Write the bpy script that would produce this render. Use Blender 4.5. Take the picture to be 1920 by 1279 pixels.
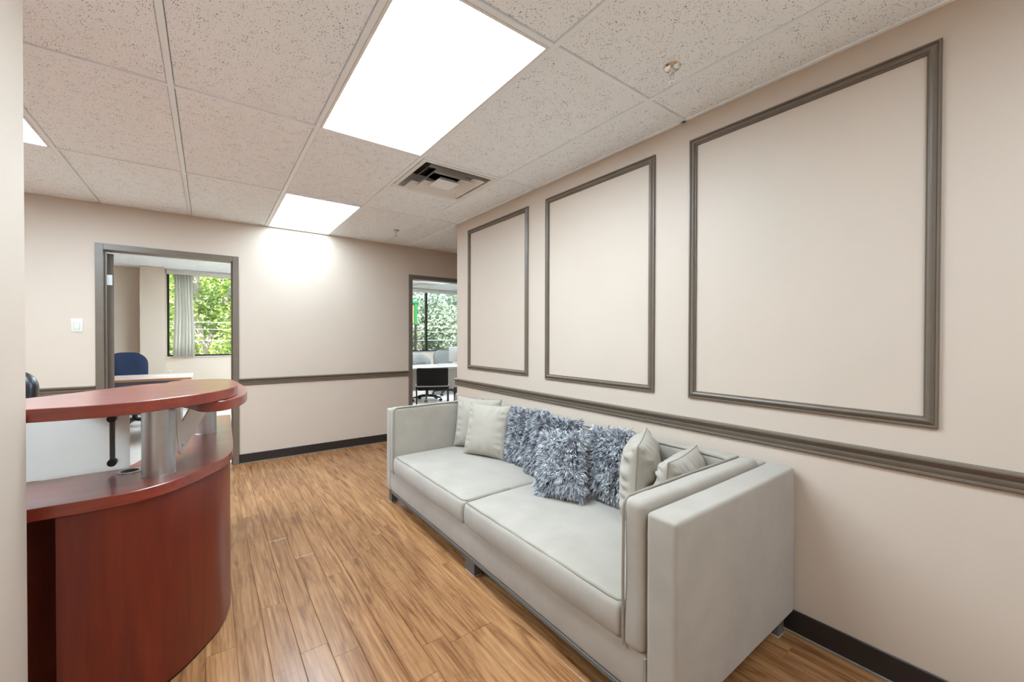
import bpy, bmesh, math, random
from mathutils import Vector, Matrix, noise
random.seed(7)
SC = bpy.context.scene
COL = SC.collection
for o in list(bpy.data.objects): bpy.data.objects.remove(o)

# ------------------------------------------------------------------ camera
CAM_H, YAW, PITCH, ROLL, FPX = 1.2617, 0.6388, -0.0084, 0.0022, 766.84
cam = bpy.data.cameras.new('camera'); cam.sensor_width = 36; cam.lens = FPX / 1920 * 36
cam.clip_start = 0.02; cam.clip_end = 300
co = bpy.data.objects.new('camera', cam); COL.objects.link(co)
fw = Vector((math.sin(YAW) * math.cos(PITCH), math.cos(YAW) * math.cos(PITCH), math.sin(PITCH)))
rt = Vector((math.cos(YAW), -math.sin(YAW), 0)); up = rt.cross(fw)
r2 = math.cos(ROLL) * rt + math.sin(ROLL) * up; u2 = -math.sin(ROLL) * rt + math.cos(ROLL) * up
m = Matrix((r2, u2, -fw)).transposed().to_4x4(); m.translation = (0, 0, CAM_H)
co.matrix_world = m
SC.camera = co

# ------------------------------------------------------------------ world, sun, exposure
SC.view_settings.view_transform = 'Standard'; SC.view_settings.look = 'None'
SC.view_settings.gamma = 1; SC.view_settings.use_curve_mapping = False
SC.view_settings.exposure = 2.42
SC.cycles.use_denoising = True
SC.cycles.max_bounces = 14; SC.cycles.diffuse_bounces = 10; SC.cycles.glossy_bounces = 4
SC.cycles.transparent_max_bounces = 12; SC.cycles.sample_clamp_indirect = 6
# radiance of the ceiling light diffusers: hall, against the back wall, over the desk, then unseen fill panels added at the near end and in the offices
L_HALL, L_BACK, L_DESK, L_NEAR_FILL, L_OFFICE_FILL = 5.6, 2.7, 10.4, 3.7, 11.0
w = bpy.data.worlds.new('sky'); SC.world = w; w.use_nodes = True
wn = w.node_tree; wn.nodes.clear()
sky = wn.nodes.new('ShaderNodeTexSky'); sky.sky_type = 'NISHITA'; sky.sun_disc = False
sky.sun_elevation = math.radians(48); sky.sun_rotation = math.radians(150); sky.altitude = 100
bg = wn.nodes.new('ShaderNodeBackground'); bg.inputs['Strength'].default_value = 0.075
wo = wn.nodes.new('ShaderNodeOutputWorld')
wn.links.new(sky.outputs[0], bg.inputs[0]); wn.links.new(bg.outputs[0], wo.inputs[0])
sl = bpy.data.lights.new('sun', 'SUN'); sl.energy = 3.6; sl.angle = 0.009; sl.color = (1, .95, .86)
so = bpy.data.objects.new('sun', sl); COL.objects.link(so); so.location = (0, 0, 20)
so.rotation_euler = (math.radians(42), 0, math.radians(-25))

# ------------------------------------------------------------------ materials
def srgb(r, g, b):
    f = lambda c: (c / 255 / 12.92) if c <= 10 else ((c / 255 + .055) / 1.055) ** 2.4
    return (f(r), f(g), f(b), 1)
class N:
    def __init__(s, name):
        s.m = bpy.data.materials.new(name); s.m.use_nodes = True; s.t = s.m.node_tree; s.t.nodes.clear()
        s.out = s.n('OutputMaterial'); s.p = s.n('BsdfPrincipled'); s.l(s.p.outputs[0], s.out.inputs[0])
    def n(s, k, **kw):
        x = s.t.nodes.new('ShaderNode' + k)
        for a, b in kw.items():
            if hasattr(x, a): setattr(x, a, b)
            else: x.inputs[a.replace('_', ' ')].default_value = b
        return x
    def l(s, a, b): s.t.links.new(a, b)
    def set(s, **kw):
        for a, b in kw.items(): s.p.inputs[a.replace('_', ' ')].default_value = b
        return s
    def ramp(s, src, stops):
        r = s.n('ValToRGB'); e = r.color_ramp.elements
        while len(e) < len(stops): e.new(0.5)
        for el, (p, c) in zip(e, stops): el.position = p; el.color = c
        s.l(src, r.inputs[0]); return r.outputs[0]
    def coords(s, scale=(1, 1, 1), kind='pos', jitter=False):
        if kind == 'pos': src = s.n('NewGeometry').outputs['Position']
        else: src = s.n('TexCoord').outputs['Object']
        if jitter:
            oi = s.n('ObjectInfo'); v = s.n('VectorMath', operation='MULTIPLY_ADD')
            c = s.n('CombineXYZ')
            for i in range(3): s.l(oi.outputs['Random'], c.inputs[i])
            s.l(c.outputs[0], v.inputs[0]); v.inputs[1].default_value = (31, 57, 23); s.l(src, v.inputs[2]); src = v.outputs[0]
        mp = s.n('Mapping'); mp.inputs['Scale'].default_value = scale; s.l(src, mp.inputs[0]); return mp.outputs[0]
    def noise(s, vec, sc, det=4, rough=.55, dist=0):
        x = s.n('TexNoise'); x.inputs['Scale'].default_value = sc; x.inputs['Detail'].default_value = det
        x.inputs['Roughness'].default_value = rough; x.inputs['Distortion'].default_value = dist
        s.l(vec, x.inputs['Vector']); return x.outputs[0]
    def mix(s, f, a, b, mode='MIX'):
        x = s.n('Mix', data_type='RGBA', blend_type=mode)
        for v, i in ((f, 0), (a, 6), (b, 7)):
            if hasattr(v, 'is_output'): s.l(v, x.inputs[i])
            else: x.inputs[i].default_value = v
        return x.outputs[2]
    def col(s, c): s.l(c, s.p.inputs['Base Color'])
    def bump(s, h, st=.2, d=.002):
        b = s.n('Bump'); b.inputs['Strength'].default_value = st; b.inputs['Distance'].default_value = d
        s.l(h, b.inputs['Height']); s.l(b.outputs[0], s.p.inputs['Normal'])
def plain(name, c, rough=.5, metal=0, var=.06, sc=9, bump=0, bsc=200, **kw):
    k = N(name); k.set(Roughness=rough, Metallic=metal, **kw)
    v = k.coords(); n = k.noise(v, sc)
    d = tuple(x * (1 - var) for x in c[:3]) + (1,); h = tuple(min(1, x * (1 + var)) for x in c[:3]) + (1,)
    k.col(k.ramp(n, [(.3, d), (.7, h)]))
    if bump: k.bump(k.noise(v, bsc, 3), bump)
    return k.m
M = {}
M['wall'] = plain('wall_paint', srgb(196, 180, 164), .55, var=.012, sc=3, bump=.12, bsc=160)
M['wall_office'] = plain('office_paint', srgb(206, 191, 175), .6, var=.01, sc=3)
M['trim'] = plain('taupe_trim_paint', srgb(106, 93, 80), .38, var=.06, sc=14)
M['base'] = plain('black_vinyl_base', srgb(40, 34, 32), .35, var=.1)
M['shoe'] = plain('pale_floor_edge', srgb(128, 119, 107), .6)
M['grid'] = plain('white_enamel_grid', srgb(240, 245, 249), .4, var=.01)
M['white'] = plain('white_enamel', srgb(232, 231, 227), .35, var=.01)
M['plastic'] = plain('white_plastic', srgb(208, 204, 196), .35, var=.01)
M['chrome'] = plain('chrome', (.75, .75, .74, 1), .12, 1, var=.03)
M['steel'] = plain('brushed_steel', (.56, .56, .57, 1), .34, 1, var=.05, sc=30)
M['dark'] = plain('black_metal', srgb(24, 24, 26), .4, var=.05)
M['bluebase'] = plain('blue_black_metal', srgb(22, 34, 66), .35, var=.05)
M['bluepanel'] = plain('slate_blue_panel', srgb(86, 94, 112), .5, var=.03)
M['navy'] = plain('navy_fabric', srgb(20, 34, 62), .9, var=.1, sc=40, bump=.2, bsc=400)
M['blackfab'] = plain('black_fabric', srgb(28, 27, 26), .9, var=.1, sc=40)
M['greyfab'] = plain('grey_fabric', srgb(120, 118, 114), .9, var=.05, sc=40)
M['leather'] = plain('black_leather', srgb(20, 22, 25), .35, var=.1, sc=30, bump=.25, bsc=120)
M['leg'] = plain('dark_grey_leg', srgb(96, 94, 90), .6, var=.05)
M['laminate'] = plain('pale_pink_laminate', srgb(200, 180, 170), .35, var=.03)
M['edge'] = plain('beech_edge', srgb(186, 130, 88), .45)
M['tabletop'] = plain('white_tabletop', srgb(205, 202, 197), .35, var=.01)
M['greypanel'] = plain('grey_panel', srgb(188, 184, 180), .5, var=.02)
M['officefloor'] = plain('pale_office_floor', srgb(222, 214, 206), .3, var=.03, sc=4)
M['green'] = plain('green_sign_paint', srgb(20, 112, 62), .4)
M['orange'] = plain('tan_sign_paint', srgb(176, 124, 88), .5)
M['concrete'] = plain('concrete', srgb(190, 186, 180), .9, var=.05, sc=2)
M['cable'] = plain('pale_cable', srgb(205, 205, 205), .5)
M['ground'] = plain('pale_asphalt', srgb(168, 166, 160), .9, var=.12, sc=.6)
M['bark'] = plain('pale_bark', srgb(196, 182, 172), .9, var=.22, sc=5)
def m_frost(name, c, f):
    k = N(name); k.set(Roughness=.5); n = k.noise(k.coords(), 5, 2); col = k.ramp(n, [(.3, tuple(x * .97 for x in c[:3]) + (1,)), (.7, c)]); k.col(col)
    tr = k.n('BsdfTranslucent'); k.l(col, tr.inputs[0]); mx = k.n('MixShader'); mx.inputs[0].default_value = f
    k.l(k.p.outputs[0], mx.inputs[1]); k.l(tr.outputs[0], mx.inputs[2]); k.l(mx.outputs[0], k.out.inputs[0]); return k.m
M['frosted'] = m_frost('frosted_acrylic', srgb(244, 245, 242), .6)
M['curtain'] = m_frost('white_curtain', srgb(246, 243, 240), .65)
M['void_shade'] = plain('painted_void_shade', srgb(26, 24, 22), .8)  # near-black colour stands for the shade inside gaps and openings
M['felt'] = plain('pale_felt', srgb(225, 222, 215), .9)

def m_tile():
    k = N('fissured_ceiling_tile'); k.set(Roughness=.9)
    v = k.coords((1, 1, 1), jitter=True)
    a = k.n('TexVoronoi', feature='F1'); a.inputs['Scale'].default_value = 150; a.inputs['Randomness'].default_value = 1
    wob = k.noise(v, 60, 2); vm = k.n('VectorMath', operation='MULTIPLY_ADD')
    k.l(wob, vm.inputs[0]); vm.inputs[1].default_value = (.02, .02, .02); k.l(v, vm.inputs[2])
    st = k.n('Mapping'); st.inputs['Scale'].default_value = (1, .55, 1); st.inputs['Rotation'].default_value = (0, 0, .5); k.l(vm.outputs[0], st.inputs[0])
    k.l(st.outputs[0], a.inputs['Vector'])
    dens = k.noise(v, 22, 3)
    thr = k.n('MapRange'); k.l(dens, thr.inputs[0]); thr.inputs[1].default_value = .3; thr.inputs[2].default_value = .65
    thr.inputs[3].default_value = .12; thr.inputs[4].default_value = .31
    sub = k.n('Math', operation='SUBTRACT'); k.l(thr.outputs[0], sub.inputs[0]); k.l(a.outputs['Distance'], sub.inputs[1])
    pit = k.n('MapRange'); k.l(sub.outputs[0], pit.inputs[0]); pit.inputs[1].default_value = -.03; pit.inputs[2].default_value = .10
    b = k.n('TexVoronoi', feature='F1'); b.inputs['Scale'].default_value = 260; k.l(v, b.inputs['Vector'])
    p2 = k.n('MapRange'); k.l(b.outputs['Distance'], p2.inputs[0]); p2.inputs[1].default_value = .26; p2.inputs[2].default_value = .12
    mul = k.n('Math', operation='MULTIPLY'); k.l(p2.outputs[0], mul.inputs[0]); mul.inputs[1].default_value = .24
    mx = k.n('Math', operation='MAXIMUM'); k.l(pit.outputs[0], mx.inputs[0]); k.l(mul.outputs[0], mx.inputs[1])
    k.col(k.mix(mx.outputs[0], srgb(245, 250, 254), srgb(92, 93, 94)))
    return k.m
M['tile'] = m_tile()

def m_plank():
    k = N('oak_laminate_plank'); k.set(Roughness=.3)
    v = k.coords((1, 1, 1), jitter=True)
    s1 = k.n('Mapping'); s1.inputs['Scale'].default_value = (11, 1.15, 1); k.l(v, s1.inputs[0])
    g1 = k.noise(s1.outputs[0], 1.6, 5, .6, 1.6)
    s2 = k.n('Mapping'); s2.inputs['Scale'].default_value = (95, 3.2, 1); k.l(v, s2.inputs[0])
    g2 = k.noise(s2.outputs[0], 1.0, 3, .6, .4)
    s3 = k.n('Mapping'); s3.inputs['Scale'].default_value = (14, 90, 1); k.l(v, s3.inputs[0])
    g3 = k.noise(s3.outputs[0], 1.0, 2, .6, .6)
    c = k.ramp(g1, [(.28, srgb(94, 58, 32)), (.40, srgb(138, 92, 55)), (.52, srgb(168, 120, 78)), (.72, srgb(188, 141, 97))])
    c = k.mix(.42, c, k.ramp(g2, [(.35, srgb(108, 68, 40)), (.65, srgb(188, 140, 96))]))
    pt = k.ramp(k.noise(v, 5, 2), [(.52, (0, 0, 0, 1)), (.66, (1, 1, 1, 1))])
    sc = k.ramp(g3, [(.5, (0, 0, 0, 1)), (.62, (1, 1, 1, 1))])
    mm = k.mix(1.0, pt, sc, 'MULTIPLY'); m2 = k.mix(1.0, mm, (.35, .35, .35, 1), 'MULTIPLY')
    c = k.mix(m2, c, srgb(128, 86, 56))
    oi = k.n('ObjectInfo'); tone = k.ramp(oi.outputs['Random'], [(0, (.86, .84, .82, 1)), (1, (1.0, 1.0, 1.0, 1))])
    c = k.mix(1.0, c, tone, 'MULTIPLY'); k.col(c)
    rg = k.n('MapRange'); k.l(g2, rg.inputs[0]); rg.inputs[3].default_value = .20; rg.inputs[4].default_value = .30
    k.l(rg.outputs[0], k.p.inputs['Roughness'])
    k.bump(g2, .06, .001); return k.m
M['plank'] = m_plank()

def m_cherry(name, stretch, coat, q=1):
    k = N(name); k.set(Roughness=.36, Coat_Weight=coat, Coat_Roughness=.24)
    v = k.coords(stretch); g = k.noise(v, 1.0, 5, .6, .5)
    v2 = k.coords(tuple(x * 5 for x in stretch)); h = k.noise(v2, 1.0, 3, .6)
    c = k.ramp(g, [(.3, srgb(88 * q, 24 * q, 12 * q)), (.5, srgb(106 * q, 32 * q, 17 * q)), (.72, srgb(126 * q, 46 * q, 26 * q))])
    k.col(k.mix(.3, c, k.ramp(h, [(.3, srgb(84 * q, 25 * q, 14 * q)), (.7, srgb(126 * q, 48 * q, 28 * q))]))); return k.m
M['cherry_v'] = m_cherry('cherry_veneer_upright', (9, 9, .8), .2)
M['cherry_h'] = m_cherry('cherry_top_painted_sheen', (1.2, 14, 14), 1.0, 1.18)  # same cherry, lightened to paint the reflected sheen into the tops

def m_sofa():
    k = N('grey_velvet'); k.set(Roughness=.85, Sheen_Weight=.25, Sheen_Roughness=.5)
    v = k.coords(); n = k.noise(v, 7, 3); f = k.noise(v, 420, 2)
    k.col(k.ramp(n, [(.3, srgb(156, 147, 135)), (.7, srgb(165, 156, 144))]))
    k.bump(f, .1, .001); return k.m
M['sofa'] = m_sofa()
M['piping'] = plain('grey_piping', srgb(142, 134, 122), .8)
def m_pill():
    k = N('linen_cushion'); k.set(Roughness=.9, Sheen_Weight=.15)
    v = k.coords(); n = k.noise(v, 8, 3); f = k.noise(v, 600, 2)
    k.col(k.ramp(n, [(.3, srgb(160, 151, 138)), (.7, srgb(169, 160, 147))])); k.bump(f, .15, .001); return k.m
M['linen'] = m_pill()
def m_fur():
    k = N('shaggy_fur'); k.set(Roughness=.65)
    a = k.n('Attribute', attribute_name='strand')
    k.col(k.ramp(a.outputs['Fac'], [(0, srgb(62, 63, 68)), (.3, srgb(128, 131, 138)), (.65, srgb(188, 191, 196)), (1, srgb(238, 238, 240))])); return k.m
M['fur'] = m_fur()
M['furbase'] = plain('fur_backing', srgb(74, 75, 80), .95)
def m_leaf(name, a, b, c):
    k = N(name); k.set(Roughness=.5)
    at = k.n('Attribute', attribute_name='strand'); col = k.ramp(at.outputs['Fac'], [(0, a), (.5, b), (1, c)]); k.col(col)
    tr = k.n('BsdfTranslucent'); k.l(col, tr.inputs[0]); mx = k.n('MixShader'); mx.inputs[0].default_value = .4
    k.l(k.p.outputs[0], mx.inputs[1]); k.l(tr.outputs[0], mx.inputs[2]); k.l(mx.outputs[0], k.out.inputs[0]); return k.m
M['leaf_bright'] = m_leaf('bright_leaf', srgb(120, 152, 72), srgb(176, 200, 104), srgb(226, 230, 160))
M['leaf_pale'] = m_leaf('pale_leaf', srgb(112, 136, 118), srgb(156, 174, 152), srgb(200, 208, 188))
def m_emit(name, L, c=(.75, .92, 1.05, 1)):
    k = N(name); e = k.n('Emission'); v = k.coords(); n = k.noise(v, 3, 1)
    k.l(k.ramp(n, [(.3, tuple(x * .97 for x in c[:3]) + (1,)), (.7, c)]), e.inputs[0]); e.inputs[1].default_value = L
    k.l(e.outputs[0], k.out.inputs[0]); return k.m
for k_, l_ in (('hall', L_HALL), ('back', L_BACK), ('desk', L_DESK), ('near', L_NEAR_FILL), ('office', L_OFFICE_FILL)): M['lamp_' + k_] = m_emit('lit_diffuser_' + k_, l_)
def m_glass():
    k = N('window_glass'); t = k.n('BsdfTransparent'); t.inputs[0].default_value = (.95, .97, .97, 1)
    g = k.n('BsdfGlossy'); g.inputs['Roughness'].default_value = .02; f = k.n('Fresnel'); mx = k.n('MixShader')
    k.l(f.outputs[0], mx.inputs[0]); k.l(t.outputs[0], mx.inputs[1]); k.l(g.outputs[0], mx.inputs[2]); k.l(mx.outputs[0], k.out.inputs[0]); return k.m
M['glass'] = m_glass()

# ------------------------------------------------------------------ mesh helpers
def finish(bm, ang=.45):
    bmesh.ops.recalc_face_normals(bm, faces=bm.faces)
    for f in bm.faces: f.smooth = True
    for e in bm.edges:
        if len(e.link_faces) == 2 and e.calc_face_angle(0) > ang: e.smooth = False
def origin_of(p):
    v = Vector((0, 0, 0))
    while p is not None: v = v + Vector(p.location); p = p.parent
    return v
def obj(name, bm, mat, parent=None, base=None, local=False, ang=.45):
    """link one mesh object; bm in world space (or in the parent's space when local)"""
    finish(bm, ang)
    o = None; me = bpy.data.meshes.new(name)
    off = Vector((0, 0, 0))
    if not local:
        off = origin_of(parent) if parent else Vector(base or (0, 0, 0))
        if off.length > 0: bmesh.ops.translate(bm, vec=-off, verts=bm.verts)
    bm.to_mesh(me); bm.free(); me.materials.append(M[mat] if isinstance(mat, str) else mat)
    o = bpy.data.objects.new(name, me); COL.objects.link(o)
    if parent: o.parent = parent
    elif not local: o.location = off
    return o
def tag(o, label, cat, group=None, kind=None):
    o['label'] = label; o['category'] = cat
    if group: o['group'] = group
    if kind: o['kind'] = kind
    return o
def thing(name, label, cat, loc=(0, 0, 0), rz=0, group=None, kind=None):
    o = bpy.data.objects.new(name, None); COL.objects.link(o); o.location = loc; o.rotation_euler = (0, 0, rz)
    o.empty_display_size = .1
    return tag(o, label, cat, group, kind)
def box(x0, x1, y0, y1, z0, z1, bev=0, seg=2, bm=None):
    b = bmesh.new()
    r = bmesh.ops.create_cube(b, size=1)
    for v in b.verts: v.co = Vector(((x0 + x1) / 2 + v.co.x * (x1 - x0), (y0 + y1) / 2 + v.co.y * (y1 - y0), (z0 + z1) / 2 + v.co.z * (z1 - z0)))
    if bev: bmesh.ops.bevel(b, geom=b.edges[:], offset=bev, segments=seg, profile=.5, affect='EDGES')
    return join(bm, b) if bm else b
def join(a, b):
    me = bpy.data.meshes.new('tmp'); b.to_mesh(me); b.free(); a.from_mesh(me); bpy.data.meshes.remove(me); return a
def prism(pts, z0, z1, bev=0, seg=1):
    b = bmesh.new(); vs = [b.verts.new((x, y, z0)) for x, y in pts]; f = b.faces.new(vs)
    r = bmesh.ops.extrude_face_region(b, geom=[f])
    bmesh.ops.translate(b, vec=(0, 0, z1 - z0), verts=[v for v in r['geom'] if isinstance(v, bmesh.types.BMVert)])
    if bev:
        es = [e for e in b.edges if abs(e.verts[0].co.z - e.verts[1].co.z) < 1e-6]
        bmesh.ops.bevel(b, geom=es, offset=bev, segments=seg, profile=.5, affect='EDGES')
    return b
def sweep(path, prof_fn, closed=True):
    """loft a list of rings"""
    b = bmesh.new(); rings = [[b.verts.new(p) for p in prof_fn(i)] for i in range(len(path))]
    n = len(rings[0])
    for i in range(len(rings) - 1):
        for j in range(n if closed else n - 1):
            k = (j + 1) % n; b.faces.new((rings[i][j], rings[i][k], rings[i + 1][k], rings[i + 1][j]))
    if closed:
        b.faces.new(rings[0]); b.faces.new(list(reversed(rings[-1])))
    return b
def tube(path, r, seg=8, bm=None):
    P = [Vector(p) for p in path]
    rr = r if isinstance(r, (list, tuple)) else [r] * len(P)
    frames = []; prev = None
    for i in range(len(P)):
        t = (P[min(i + 1, len(P) - 1)] - P[max(i - 1, 0)]).normalized()
        if prev is None: a = t.orthogonal().normalized()
        else: a = (prev - t * prev.dot(t)).normalized()
        prev = a; frames.append((a, t.cross(a)))
    fn = lambda i: [P[i] + rr[i] * (math.cos(2 * math.pi * k / seg) * frames[i][0] + math.sin(2 * math.pi * k / seg) * frames[i][1]) for k in range(seg)]
    b = sweep(P, fn); return join(bm, b) if bm else b
def lathe(prof, cx, cy, seg=24):
    fn = lambda i: [(cx + prof[i][0] * math.cos(2 * math.pi * k / seg), cy + prof[i][0] * math.sin(2 * math.pi * k / seg), prof[i][1]) for k in range(seg)]
    return sweep(prof, fn)
def soft(lo, hi, r, n=8, disp=None):
    """rounded box with a vertex grid on every face; disp(co)->Vector bulges it"""
    def axis(a, b):
        L = b - a; rr = min(r, L / 2 * .98); k = [0, rr * .15, rr * .4, rr * .7, rr]
        mid = [rr + (L - 2 * rr) * i / n for i in range(1, n)]
        return [a + x for x in k + mid] + [b - x for x in reversed(k)]
    A = [axis(lo[i], hi[i]) for i in range(3)]
    b = bmesh.new(); cache = {}
    def V(i, j, k):
        key = (i, j, k)
        if key not in cache:
            p = Vector((A[0][i], A[1][j], A[2][k]))
            q = Vector([min(max(p[c], lo[c] + min(r, (hi[c] - lo[c]) / 2)), hi[c] - min(r, (hi[c] - lo[c]) / 2)) for c in range(3)])
            d = p - q
            if d.length > 1e-9: p = q + d.normalized() * min(r, d.length if sum(abs(x) > 1e-9 for x in d) == 1 else r)
            if disp: p = p + disp(p)
            cache[key] = b.verts.new(p)
        return cache[key]
    na, nb, nc = len(A[0]) - 1, len(A[1]) - 1, len(A[2]) - 1
    def quad(*q):
        try: b.faces.new([V(*x) for x in q])
        except ValueError: pass
    for j in range(nb):
        for k in range(nc):
            for i in (0, na): quad((i, j, k), (i, j + 1, k), (i, j + 1, k + 1), (i, j, k + 1))
    for i in range(na):
        for k in range(nc):
            for j in (0, nb): quad((i, j, k), (i + 1, j, k), (i + 1, j, k + 1), (i, j, k + 1))
    for i in range(na):
        for j in range(nb):
            for k in (0, nc): quad((i, j, k), (i + 1, j, k), (i + 1, j + 1, k), (i, j + 1, k))
    return b
def catmull(P, n=8, closed=False):
    out = []; L = len(P)
    rng = range(L) if closed else range(L - 1)
    for i in rng:
        if closed: a, b, c, d = P[(i - 1) % L], P[i], P[(i + 1) % L], P[(i + 2) % L]
        else: a, b, c, d = P[max(i - 1, 0)], P[i], P[i + 1], P[min(i + 2, L - 1)]
        for k in range(n):
            t = k / n
            out.append(tuple(.5 * ((2 * b[q]) + (c[q] - a[q]) * t + (2 * a[q] - 5 * b[q] + 4 * c[q] - d[q]) * t * t + (3 * b[q] - a[q] - 3 * c[q] + d[q]) * t ** 3) for q in range(len(b))))
    if not closed: out.append(tuple(P[-1]))
    return out
def copy_tree(o, parent=None):
    c = o.copy(); COL.objects.link(c); c.parent = parent
    for ch in list(o.children): copy_tree(ch, c)
    return c

# ------------------------------------------------------------------ the room shell
XW, YB, ZC = 2.012, 4.861, 2.393
WT = .12
YE = 3.636        # free end of the panelled wall
OF = YB + WT      # office side of the back wall
YW = 9.0          # window wall
XL, XR = -2.3, 4.7
YN = -1.3
def struct(name, bm, mat, label, cat, parent=None):
    o = obj(name, bm, mat, parent)
    if not parent: tag(o, label, cat, kind='structure')
    return o
b = box(XL - .2, XR + 3, YN - .2, YW + .2, -.12, -.003)
floor = struct('floor', b, 'plank', 'brown wood plank floor of the reception hall', 'floor')
b = box(XL, 7.0, OF - .005, YW, -.004, .0)
struct('floor_offices', b, 'officefloor', 'pale smooth floor of the two window offices', 'floor')
b = box(XL - .2, XR + 3, YN - .2, YW + .2, ZC + .2, ZC + .3)
ceiling = struct('ceiling', b, 'void_shade', 'white suspended ceiling of fissured tiles in a metal grid', 'ceiling')  # slab coloured near-black so gaps beside the bars read as shadow lines

# planks ----------------------------------------------------------------------------
PW = .1015
meshes = {}
def plank_mesh(L, W):
    key = (round(L, 3), round(W, 3))
    if key not in meshes:
        g = .0006; c = .0014; bm = bmesh.new()
        lo = [bm.verts.new(p) for p in ((g, g, -.003), (W - g, g, -.003), (W - g, L - g, -.003), (g, L - g, -.003))]
        md = [bm.verts.new((v.co.x, v.co.y, -c)) for v in lo]
        tp = [bm.verts.new(p) for p in ((g + c, g + c, 0), (W - g - c, g + c, 0), (W - g - c, L - g - c, 0), (g + c, L - g - c, 0))]
        for i in range(4):
            j = (i + 1) % 4
            bm.faces.new((lo[i], lo[j], md[j], md[i])); bm.faces.new((md[i], md[j], tp[j], tp[i]))
        bm.faces.new(tp); bm.normal_update()
        me = bpy.data.meshes.new('plank'); bm.to_mesh(me); bm.free(); me.materials.append(M['plank']); meshes[key] = me
    return meshes[key]
def lay(x0, x1, y0, y1, seed):
    rnd = random.Random(seed); x = x0; i = 0
    while x < x1 - .005:
        W = min(PW, x1 - x); y = y0 - rnd.choice([.1, .25, .4, .55, .7, .85])
        while y < y1 - .01:
            L = rnd.choice([.9, 1.0, 1.1, 1.2]); a = max(y, y0); e = min(y + L, y1)
            if e - a > .03:
                o = bpy.data.objects.new('plank', plank_mesh(e - a, W)); COL.objects.link(o); o.location = (x, a, 0); o.parent = floor
            y += L
        x += PW
lay(-.42, XW - .001, .3, YB, 3)
lay(XW, 3.2, YE + WT, YB, 5)

# walls ---------------------------------------------------------------------------------
D1 = (-.763, .243, 2.052); D2 = (2.004, 3.0, 2.045)
bm = box(XL, D1[0], YB, OF, 0, ZC + .2)
box(D1[1], D2[0], YB, OF, 0, ZC + .03, bm=bm); box(D2[1], XR, YB, OF, 0, ZC + .03, bm=bm)
box(D1[0], D1[1], YB, OF, D1[2], ZC + .03, bm=bm); box(D2[0], D2[1], YB, OF, D2[2], ZC + .03, bm=bm)
struct('wall_back', bm, 'wall', 'cream wall with two doorways into the window offices', 'wall')
struct('wall_right', box(XW, XW + WT, YN, YE, 0, ZC + .2), 'wall', 'cream wall with three framed panels behind the sofa', 'wall')
struct('wall_corridor', box(XW + WT, XR, YE - WT, YE, 0, ZC + .2), 'wall', 'cream corridor wall beyond the panelled wall', 'wall')
struct('wall_corridor_end', box(XR, XR + .12, YE - WT, OF, 0, ZC + .2), 'wall', 'cream wall closing the side corridor', 'wall')
struct('wall_left', box(-.60, -.423, YN, 1.78, 0, ZC + .2), 'wall', 'cream wall end beside the reception desk', 'wall')
struct('wall_reception', box(XL - .12, XL, YN, YB, 0, ZC + .2), 'wall', 'cream side wall behind the reception desk', 'wall')
struct('wall_front', box(XL - .12, XW + WT, YN - .12, YN, 0, ZC + .2), 'wall', 'cream wall at the near end of the hall', 'wall')

# ceiling tiles and grid -------------------------------------------------------------------
G = .6096; CX0, CY0 = .4767, 1.192
fixtures = {(0, 0), (0, 2), (-3, 1), (0, -2)}      # (column, row) cells that hold a light
vent_cell = (1, 1)
tmesh = {}
def tile(x0, x1, y0, y1, z=ZC + .006):
    g = .0145
    key = (round(x1 - x0, 3), round(y1 - y0, 3))
    if key not in tmesh:
        bm = box(g, key[0] - g, g, key[1] - g, 0, .014, .0025, 1); me = bpy.data.meshes.new('ceiling_tile'); bm.to_mesh(me); bm.free()
        me.materials.append(M['tile']); tmesh[key] = me
    o = bpy.data.objects.new('ceiling_tile', tmesh[key]); COL.objects.link(o); o.location = (x0, y0, z); o.parent = ceiling
def bar(x0, x1, y0, y1):
    obj('grid_bar', box(x0, x1, y0, y1, ZC, ZC + .028, .0012, 1), 'grid', ceiling)
BW = .0115
def grid(xa, xb, ya, yb, cells_skip, cx0=CX0, cy0=CY0):
    ci = range(math.floor((xa - cx0) / G + 1e-6), math.ceil((xb - cx0) / G - 1e-6))
    rj = range(math.floor((ya - cy0) / (2 * G) + 1e-6), math.ceil((yb - cy0) / (2 * G) - 1e-6))
    for i in ci:
        for j in rj:
            x0, x1 = max(cx0 + i * G, xa), min(cx0 + (i + 1) * G, xb); y0, y1 = max(cy0 + j * 2 * G, ya), min(cy0 + (j + 1) * 2 * G, yb)
            if x1 - x0 < .03 or y1 - y0 < .03 or (i, j) in cells_skip: continue
            if cells_skip is fixtures and (i, j) == vent_cell: y0 = y0 + G
            tile(x0, x1, y0, y1)
    for i in ci:
        x = cx0 + i * G
        if xa + .02 < x < xb - .02: bar(x - BW, x + BW, ya, yb)
    for j in rj:
        y = cy0 + j * 2 * G
        if ya + .02 < y < yb - .02:
            for i in ci:
                x0, x1 = max(cx0 + i * G + BW, xa), min(cx0 + (i + 1) * G - BW, xb)
                if x1 > x0: bar(x0, x1, y - BW, y + BW)
    # wall angle round the edge
    bar(xa, xb, ya, ya + .02); bar(xa, xb, yb - .02, yb); bar(xa, xa + .02, ya, yb); bar(xb - .02, xb, ya, yb)
grid(XL, XW, YN, YB, fixtures)
grid(XW, XR, YE, YB, set())
OS1 = {(0, 1)}; OS2 = {(5, 1)}
grid(XL, 1.6, OF, YW, OS1, CX0, OF + .3)
grid(1.72, 6.8, OF, YW, OS2, CX0 - .05, OF + .3)
vx0, vy0 = CX0 + G, CY0 + 2 * G
bar(vx0 + BW, vx0 + G - BW, vy0 + G - BW, vy0 + G + BW)

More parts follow.
